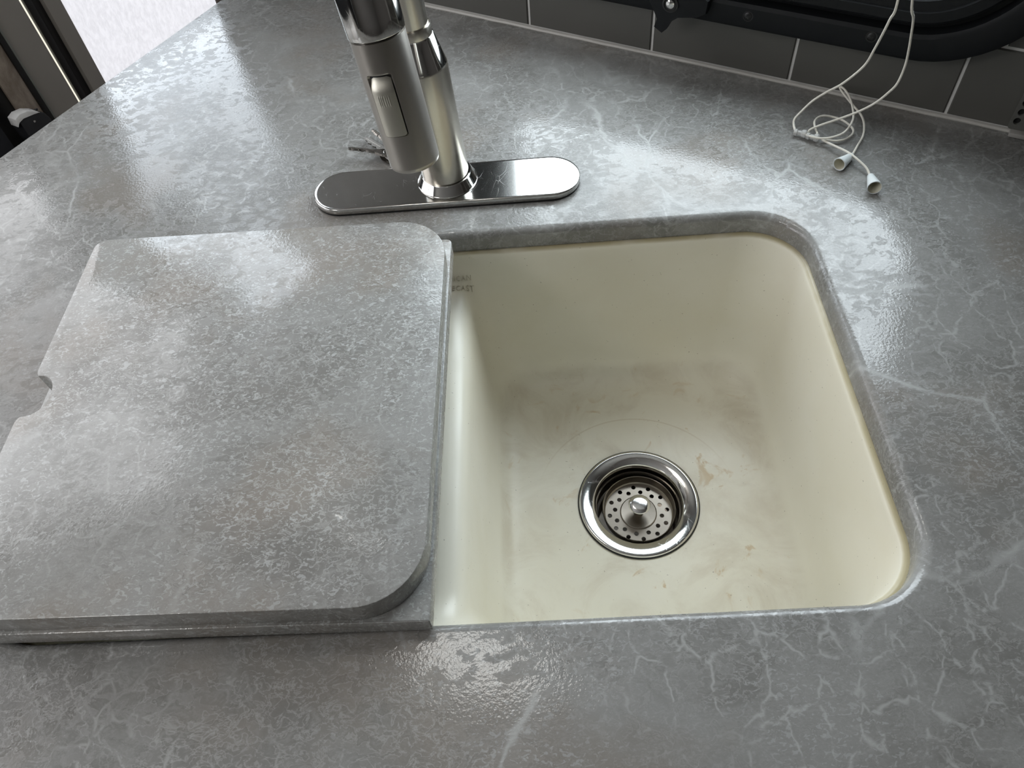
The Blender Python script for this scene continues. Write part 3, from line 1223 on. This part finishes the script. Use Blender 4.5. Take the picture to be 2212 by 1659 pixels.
bm = bmesh.new()
NA, NH = 220, 130
prof = [(0.0165, 0.0000), (0.0176, 0.0010), (HR, 0.0030)]
loops = []
for (r, h) in prof[:2]:
    loops.append([HA * h + hdir(2 * pi * i / NA) * r for i in range(NA)])
for j in range(NH + 1):
    h = 0.0030 + (0.0910 - 0.0030) * j / NH
    lp = []
    for i in range(NA):
        a = 2 * pi * i / NA
        aa = a if a < pi else a - 2 * pi
        d = pocket(aa, h)
        dep = 0.0022 * sstep(-d / 0.0006) if d < 0 else 0.0
        lp.append(HA * h + hdir(a) * (HR + (0.0004 * h / 0.1) - dep))
    loops.append(lp)
loops.append([HA * 0.0912 + hdir(2 * pi * i / NA) * 0.0170 for i in range(NA)])
rows = loft(bm, loops)
bm.faces.new(rows[0][::-1])
link('barrel', bm, MAT['nickel_dark'], head, flat_angle=40)
# dark nozzle face underneath
bm = bmesh.new()
lathe(bm, [(0.0150, 0.0005), (0.0150, -0.0006), (0.0120, -0.0008), (0.0001, -0.0008)], 48, (0, 0, 0), HA)
link('nozzle', bm, MAT['black_rubber'], head)
# upper polished sleeve
bm = bmesh.new()
lathe(bm, [(0.0165, 0.0910), (0.0165, 0.0922), (0.0184, 0.0924), (0.0190, 0.0927), (0.0192, 0.0932), (0.0192, 0.1020), (0.0194, 0.1500), (0.0178, 0.1540), (0.0136, 0.1560)], 72, (0, 0, 0), HA)
link('sleeve', bm, MAT['chrome'], head, flat_angle=30)
# dark lining of the pocket and the rocker
def patch(name, mat, z0, z1, hw, rfun, nx=18, nz=40, thick=0.0015, corner=0.0016):
    b4 = bmesh.new()
    grid = []
    for j in range(nz + 1):
        h = z0 + (z1 - z0) * j / nz
        row = []
        ins = 0.0
        dd = min(h - z0, z1 - h)
        if dd < corner:
            ins = corner - math.sqrt(max(0, corner ** 2 - (corner - dd) ** 2))
        w2 = hw - ins
        for i in range(nx + 1):
            x = -w2 + 2 * w2 * i / nx
            a = A0 + x / HR
            row.append(b4.verts.new(HA * h + hdir(a) * rfun(h, x)))
        grid.append(row)
    for j in range(nz):
        for i in range(nx):
            b4.faces.new((grid[j][i], grid[j][i + 1], grid[j + 1][i + 1], grid[j + 1][i]))
    geo = bmesh.ops.extrude_face_region(b4, geom=b4.faces[:])
    for vv in geo['geom']:
        if isinstance(vv, bmesh.types.BMVert):
            ax = HA * vv.co.dot(HA)
            rad = (vv.co - ax)
            vv.co = ax + rad * ((rad.length - thick) / rad.length)
    return link(name, b4, mat, head, flat_angle=35)


patch('button_well', MAT['black_rubber'], BZ0 + 0.0003, BZ1 - 0.0003, BW - 0.0003, lambda h, x: HR - 0.0017, thick=0.0004)


def rock(h, x):
    t = (h - BZ0) / (BZ1 - BZ0)
    r = HR + 0.0010 - 0.0030 * sstep((t - 0.72) / 0.26) + 0.0003
    if 0.52 < t < 0.68 and abs(x) < 0.0042:
        r += 0.00025 * (1 if sin(x * 2 * pi / 0.0014) > 0 else 0)
    r -= 0.0006 * (abs(x) / BW) ** 4
    return r


patch('button', metal('button_metal', (0.55, 0.53, 0.46), 0.42), BZ0 + 0.0006, BZ1 - 0.0018, BW - 0.0010, rock, nx=48, nz=60)

# ------------------------------------------------------------------ keys behind the tap
def key_mesh(L=0.030, w=0.0070, seed=1):
    """blade along +X from the shoulder at 0 to L, bow behind it"""
    rnd = random.Random(seed)
    pts = [(0.0, -w / 2), (L * 0.88, -w / 2), (L, -w * 0.12), (L * 0.985, w * 0.05)]
    x = L * 0.93
    while x > 0.006:
        pts.append((x, w / 2 - rnd.choice((0.0006, 0.0014, 0.0022, 0.0017))))
        x -= 0.0018
        pts.append((x, w / 2 - rnd.choice((0.0002, 0.0010, 0.0020))))
        x -= 0.0013
    pts.append((0.0045, w / 2))
    pts.append((0.0, w / 2))
    pts.append((-0.0010, w / 2 + 0.0020))
    for i in range(21):
        a = radians(38) + radians(284) * i / 20
        pts.append((-0.0145 + 0.0125 * cos(a), 0.0110 * sin(a)))
    pts.append((-0.0010, -w / 2 - 0.0020))
    return pts


def add_key(name, tip, shoulder, label, seed, w=0.0066, tilt=0.0):
    tip = Vector(tip)
    sh = Vector(shoulder)
    d = tip - sh
    L = d.length
    d.normalize()
    b5 = bmesh.new()
    pts = key_mesh(L, w, seed)
    hole = [(-0.0205 + 0.0028 * cos(-2 * pi * i / 16), 0.0028 * sin(-2 * pi * i / 16)) for i in range(16)]
    tk = 0.0021
    for z in (tk / 2, -tk / 2):
        o_ = [b5.verts.new((p[0], p[1], z)) for p in pts]
        h_ = [b5.verts.new((p[0], p[1], z)) for p in hole]
        fill_holes(b5, [o_, h_])
        if z > 0:
            ot, htop = o_, h_
        else:
            for a, b in ((ot, o_), (htop, h_)):
                n = len(a)
                for i in range(n):
                    j = (i + 1) % n
                    b5.faces.new((a[i], a[j], b[j], b[i]))
    o = link(name, b5, MAT['key_metal'], smooth=False)
    up = Vector((0, 0, 1))
    y = up.cross(d).normalized()
    zz = d.cross(y)
    rot = Matrix((d, y, zz)).transposed()
    rot = rot @ Matrix.Rotation(tilt, 3, 'X')
    o.matrix_world = Matrix.Translation(sh) @ rot.to_4x4()
    # milled groove along the blade
    g = bmesh.new()
    box(g, (L * 0.48, -0.0006, tk / 2 + 0.00005), L * 0.86, 0.0011, 0.0003)
    box(g, (L * 0.48, -0.0006, -tk / 2 - 0.00005), L * 0.86, 0.0011, 0.0003)
    link('blade_groove', g, MAT['nickel_dark'], o, smooth=False)
    tag(o, label, 'key', 'keys on the ring behind the tap')
    return o


add_key('key', (-0.4341, 0.1217, 0.0115), (-0.4060, 0.1175, 0.0085), 'steel key pointing left, frontmost of three behind the tap', 3, 0.0062, radians(20))
add_key('key', (-0.4201, 0.1448, 0.0055), (-0.4010, 0.1262, 0.0050), 'steel key between two others behind the tap', 5, 0.0066, radians(-12))
add_key('key', (-0.4131, 0.1565, 0.0075), (-0.3975, 0.1370, 0.0065), 'rearmost steel key of the three behind the tap', 9, 0.0064, radians(35))
bm = bmesh.new()
rp = [(-0.384 + 0.0125 * cos(2 * pi * i / 28), 0.1150 + 0.0125 * sin(2 * pi * i / 28), 0.0060 + 0.0035 * cos(2 * pi * i / 28 + 2.6)) for i in range(29)]
tube(bm, rp, 0.0009, 8, 2)
rp = [(-0.384 + 0.0125 * cos(2 * pi * i / 28), 0.1150 + 0.0125 * sin(2 * pi * i / 28), 0.0042 + 0.0035 * cos(2 * pi * i / 28 + 2.6)) for i in range(29)]
tube(bm, rp, 0.0009, 8, 2)
kr = link('key_ring', bm, MAT['steel_edge'])
tag(kr, 'steel split ring joining the keys, lying behind the tap', 'key ring')

# ------------------------------------------------------------------ blind cords
CA = [(0.0400, 0.0905, 0.300), (0.0480, 0.0755, 0.220), (0.0549, 0.0669, 0.15), (0.0602, 0.0807, 0.125), (0.064, 0.0982, 0.09), (0.0632, 0.1068, 0.068), (0.0499, 0.1097, 0.05), (0.0428, 0.1221, 0.034), (0.0329, 0.1267, 0.022), (0.0228, 0.1233, 0.013), (0.0165, 0.1193, 0.008), (0.0149, 0.1141, 0.005), (0.0144, 0.1025, 0.004)]
CB = [(0.0430, 0.0780, 0.300), (0.0510, 0.0620, 0.220), (0.061, 0.0559, 0.155), (0.0711, 0.0638, 0.135), (0.0798, 0.0736, 0.113), (0.0841, 0.0774, 0.098), (0.0871, 0.0798, 0.082), (0.0862, 0.0805, 0.065), (0.084, 0.0863, 0.052), (0.0783, 0.0924, 0.038), (0.0672, 0.0955, 0.028), (0.052, 0.0999, 0.018), (0.0369, 0.102, 0.011), (0.0272, 0.1013, 0.007), (0.025, 0.0988, 0.004)]
L1 = [(0.0201, 0.0991, 0.005), (0.0264, 0.0916, 0.006), (0.0339, 0.0867, 0.007), (0.0431, 0.0842, 0.009), (0.0536, 0.0864, 0.011), (0.0618, 0.0944, 0.012), (0.0688, 0.1063, 0.013), (0.072, 0.1201, 0.014), (0.0737, 0.137, 0.015), (0.0729, 0.1498, 0.015), (0.0712, 0.1583, 0.014), (0.0708, 0.1581, 0.012), (0.0753, 0.1489, 0.008), (0.0795, 0.1362, 0.006), (0.083, 0.1224, 0.005), (0.0823, 0.1081, 0.004), (0.0766, 0.0913, 0.003), (0.0664, 0.0753, 0.003), (0.0585, 0.0633, 0.003)]
L2 = [(0.0311, 0.0933, 0.004), (0.0337, 0.0974, 0.005), (0.0334, 0.1055, 0.006), (0.0353, 0.1149, 0.006), (0.0404, 0.1215, 0.006), (0.0473, 0.1235, 0.006), (0.0557, 0.1216, 0.005), (0.0632, 0.1152, 0.005), (0.0687, 0.1063, 0.004), (0.0693, 0.0991, 0.004), (0.0665, 0.0938, 0.003), (0.0589, 0.0879, 0.003), (0.0508, 0.0862, 0.003), (0.0432, 0.0886, 0.0025), (0.0365, 0.0885, 0.004), (0.0405, 0.0809, 0.005), (0.0463, 0.0725, 0.006), (0.0535, 0.0606, 0.0075), (0.0596, 0.0484, 0.007), (0.0643, 0.0397, 0.005), (0.0655, 0.0309, 0.003)]
CR = 0.0011


def cord_thing(name, label, upper, lower, conn, conn_dir, cone_small, cone_big, cr):
    root = empty(name, lower[0])
    tag(root, label, 'cord', 'blind cords in front of the window')
    base = Matrix.Translation(lower[0]).inverted()

    def L(n, b, m, **kw):
        b.transform(base)
        return link(n, b, m, root, **kw)
    b = bmesh.new()
    tube(b, upper, CR, 8, 6)
    L('cord', b, MAT['cord'])
    b = bmesh.new()
    tube(b, lower, CR * 0.95, 8, 6)
    L('cord', b, MAT['cord'])
    # clear plastic connector
    b = bmesh.new()
    d = Vector(conn_dir).normalized()
    cc = Vector(conn)
    lathe(b, [(0.0012, -0.0062), (0.0030, -0.0058), (0.0034, -0.0030), (0.0024, -0.0022), (0.0024, 0.0012), (0.0036, 0.0020), (0.0040, 0.0050), (0.0034, 0.0062), (0.0012, 0.0064)], 20, cc, d, True, True)
    lathe(b, [(0.0014, -0.0045), (0.0016, 0.0), (0.0014, 0.0050)], 12, cc, d, True, True)
    L('clear_connector', b, MAT['clear_plastic'], flat_angle=25)
    # tassel: hollow cone
    a = Vector(cone_small)
    e = Vector(cone_big)
    d = (e - a)
    ln = d.length
    d.normalize()
    b = bmesh.new()
    lathe(b, [(0.0010, 0.0), (0.0026, 0.0), (0.0030, 0.0006), (cr * 0.72, ln * 0.5), (cr, ln), (cr - 0.0003, ln + 0.0002), (cr - 0.0009, ln - 0.0001)], 36, a, d)
    tas = L('tassel', b, MAT['white_plastic'], flat_angle=40)
    b = bmesh.new()
    lathe(b, [(cr - 0.0008, ln - 0.0002), (cr * 0.66, ln * 0.5), (0.0026, ln * 0.16), (0.0001, ln * 0.12)], 36, a, d)
    b.transform(base)
    link('tassel_inside', b, MAT['cream_plastic'], tas)
    # the knot inside
    b = bmesh.new()
    k0 = a + d * (ln * 0.30)
    tube(b, [a + d * (ln * 0.10), k0, a + d * (ln * 0.52)], lambda t: 0.0010 + 0.0010 * sin(pi * t) ** 2, 10, 6)
    b.transform(base)
    link('cord_knot', b, MAT['cord'], tas)
    return root


cord_thing('blind_cord', 'cream blind cord looped leftmost, ending in the white tassel nearer the tiled wall', CA, L1,
           (0.0178, 0.1008, 0.0045), (0.75, -0.35, 0.0), (0.0571, 0.0611, 0.0040), (0.0405, 0.0464, 0.0064), 0.0062)
cord_thing('blind_cord', 'cream blind cord hanging rightmost, ending in the white tassel nearest the sink', CB, L2,
           (0.0282, 0.0935, 0.0042), (0.80, -0.45, 0.0), (0.0651, 0.0298, 0.0040), (0.0622, 0.0095, 0.0068), 0.0066)

# ------------------------------------------------------------------ small bracket on the wall at the far right
bm = bmesh.new()
pl = [(s, z) for s, z in rrect(0.1395, 0.1570, 0.0050, 0.0440, 0.003, 6)]
hs = []
for off in (0.0040, 0.0010):
    o_ = [bm.verts.new(wp(s, off, z)) for s, z in pl]
    lps = [o_]
    hh = []
    for hsx, hz in ((0.1451, 0.0137), (0.1451, 0.0232), (0.1451, 0.0330)):
        h_ = [bm.verts.new(wp(hsx + 0.0031 * cos(2 * pi * i / 20), off, hz + 0.0036 * sin(2 * pi * i / 20))) for i in range(20)]
        hh.append(h_)
    fill_holes(bm, lps + hh)
    hs.append((o_, hh))
for a, b in [(hs[0][0], hs[1][0])] + list(zip(hs[0][1], hs[1][1])):
    n = len(a)
    for i in range(n):
        j = (i + 1) % n
        bm.faces.new((a[i], a[j], b[j], b[i]))
br = link('wall_bracket', bm, plain('grey_bracket', (0.105, 0.105, 0.095), 0.4), smooth=False)
tag(br, 'small grey perforated bracket on the tiles at the far right', 'bracket')
bm = bmesh.new()
box_between(bm, 0.1405, 0.1560, 0.0004, 0.0009, 0.008, 0.042, 'w')
b2 = link('backing', bm, MAT['dark_hole'], br, smooth=False)
bm = bmesh.new()
box_between(bm, 0.1430, 0.1600, 0.0010, 0.0110, 0.0006, 0.0050, 'w', 0.0008)
link('foot', bm, plain('bracket_foot', (0.30, 0.29, 0.27), 0.4), br)

# ------------------------------------------------------------------ doorway beyond the worktop's left end
DD = 0.40
door = empty('door_1', ep(0.3, DD, FLOOR))
door['kind'] = 'structure'


def dstrip(name, t0, t1, d0, d1, z0, z1, mat, bev=0.001, par=None):
    b = bmesh.new()
    box_between(b, t0, t1, d0, d1, z0, z1, 'e', bev)
    return wlink(name, b, MAT[mat], par or door, flat_angle=30)


DTOP = 1.00
dstrip('frosted_panel', 0.1100, 0.85, DD + 0.004, DD + 0.010, FLOOR + 0.08, -0.02, 'shade_glow', 0)
dstrip('crossbar', 0.1100, 0.85, DD - 0.004, DD + 0.016, -0.02, 0.02, 'stile')
dstrip('crossbar', 0.1100, 0.85, DD - 0.004, DD + 0.016, FLOOR + 0.02, FLOOR + 0.08, 'stile')
dstrip('crossbar', 0.1100, 0.85, DD - 0.004, DD + 0.016, DTOP, DTOP + 0.10, 'stile')
dstrip('pane', 0.1100, 0.85, DD + 0.004, DD + 0.008, 0.02, DTOP, 'glass', 0)
dstrip('stile', 0.0834, 0.1108, DD - 0.008, DD + 0.016, FLOOR, CEIL, 'stile', 0.0015)
dstrip('stile', 0.85, 0.89, DD - 0.008, DD + 0.016, FLOOR, CEIL, 'stile', 0.0015)
dstrip('door_seal', 0.0690, 0.0834, DD + 0.002, DD + 0.012, FLOOR, CEIL, 'seal', 0.001)
dstrip('door_seal', 0.0570, 0.0700, DD - 0.003, DD + 0.010, FLOOR, CEIL, 'seal', 0.003)
dstrip('daylight_gap', 0.0505, 0.0578, DD + 0.004, DD + 0.008, FLOOR, CEIL, 'gap_glow', 0)
dstrip('stile', -0.0010, 0.0500, DD - 0.006, DD + 0.012, FLOOR, CEIL, 'stile', 0.002)
dstrip('seal_edge', -0.0040, -0.0010, DD - 0.009, DD + 0.008, FLOOR, CEIL, 'seal_edge', 0.0005)
dstrip('door_seal', -0.0125, -0.0040, DD - 0.008, DD + 0.008, FLOOR, CEIL, 'seal', 0.001)
bm = bmesh.new()
box_between(bm, -0.0480, -0.0125, DD - 0.004, DD + 0.020, FLOOR, CEIL, 'e', 0.001)
structure('trim_3', bm, MAT['stone_panel'])
bm = bmesh.new()
box_between(bm, -0.0850, -0.0480, DD + 0.000, DD + 0.020, FLOOR, CEIL, 'e', 0.001)
structure('trim_4', bm, MAT['seal'])
bm = bmesh.new()
box_between(bm, -3.60, -0.0850, DD - 0.002, DD + 0.030, FLOOR, CEIL, 'e', 0.001)
structure('wall_left', bm, MAT['blue_panel'])

# strap latch on that post: dark body, white lever
la = empty('door_latch', ep(-0.088, DD - 0.07, -0.172))
tag(la, 'black strap latch with a white lever, on the dark post at the left edge', 'latch')


def lcm(t, d, z):
    return ep(-0.088 + t, DD - 0.07 + d, -0.172 + z)


def prism(name, poly, w0, w1, mat, bev=0.001):
    """polygon in (t, z) given a width along d"""
    b = bmesh.new()
    r0 = [b.verts.new(lcm(t, w0, z)) for t, z in poly]
    r1 = [b.verts.new(lcm(t, w1, z)) for t, z in poly]
    b.faces.new(r0)
    b.faces.new(r1[::-1])
    n = len(poly)
    for i in range(n):
        j = (i + 1) % n
        b.faces.new((r0[i], r0[j], r1[j], r1[i]))
    bmesh.ops.bevel(b, geom=b.edges[:], offset=bev, segments=2, profile=0.5, affect='EDGES')
    return wlink(name, b, MAT[mat], la, flat_angle=40)


LAT = plain('latch_plastic', (0.022, 0.023, 0.027), 0.35)
MAT['latch'] = LAT
MAT['latch_white'] = plain('latch_white', (0.88, 0.88, 0.87), 0.3)
prism('body', [(0.004, 0.014), (0.030, 0.012), (0.046, 0.002), (0.050, -0.012), (0.050, -0.05), (0.010, -0.05), (0.004, -0.020)], 0.000, 0.030, 'latch', 0.002)
prism('lever', [(-0.002, 0.006), (0.000, 0.0185), (0.010, 0.0215), (0.024, 0.0190), (0.036, 0.0115), (0.040, 0.0060), (0.030, 0.0105), (0.012, 0.0140), (0.003, 0.0125)], -0.001, 0.018, 'latch_white', 0.0008)
bm = bmesh.new()
lathe(bm, [(0.0020, 0.0), (0.0018, 0.0010), (0.0002, 0.0012)], 14, lcm(0.024, -0.0008, 0.001), WD, cap1=True)
wlink('rivet', bm, MAT['steel_edge'], la)
bm = bmesh.new()
lathe(bm, [(0.0030, 0.0), (0.0028, 0.0012), (0.0015, 0.0002)], 18, lcm(0.044, 0.016, 0.004), UP, cap1=True)
wlink('pin', bm, MAT['seal'], la)
dstrip('latch_post', -0.095, -0.035, DD - 0.040, DD - 0.001, FLOOR, -0.225, 'seal', 0.002)
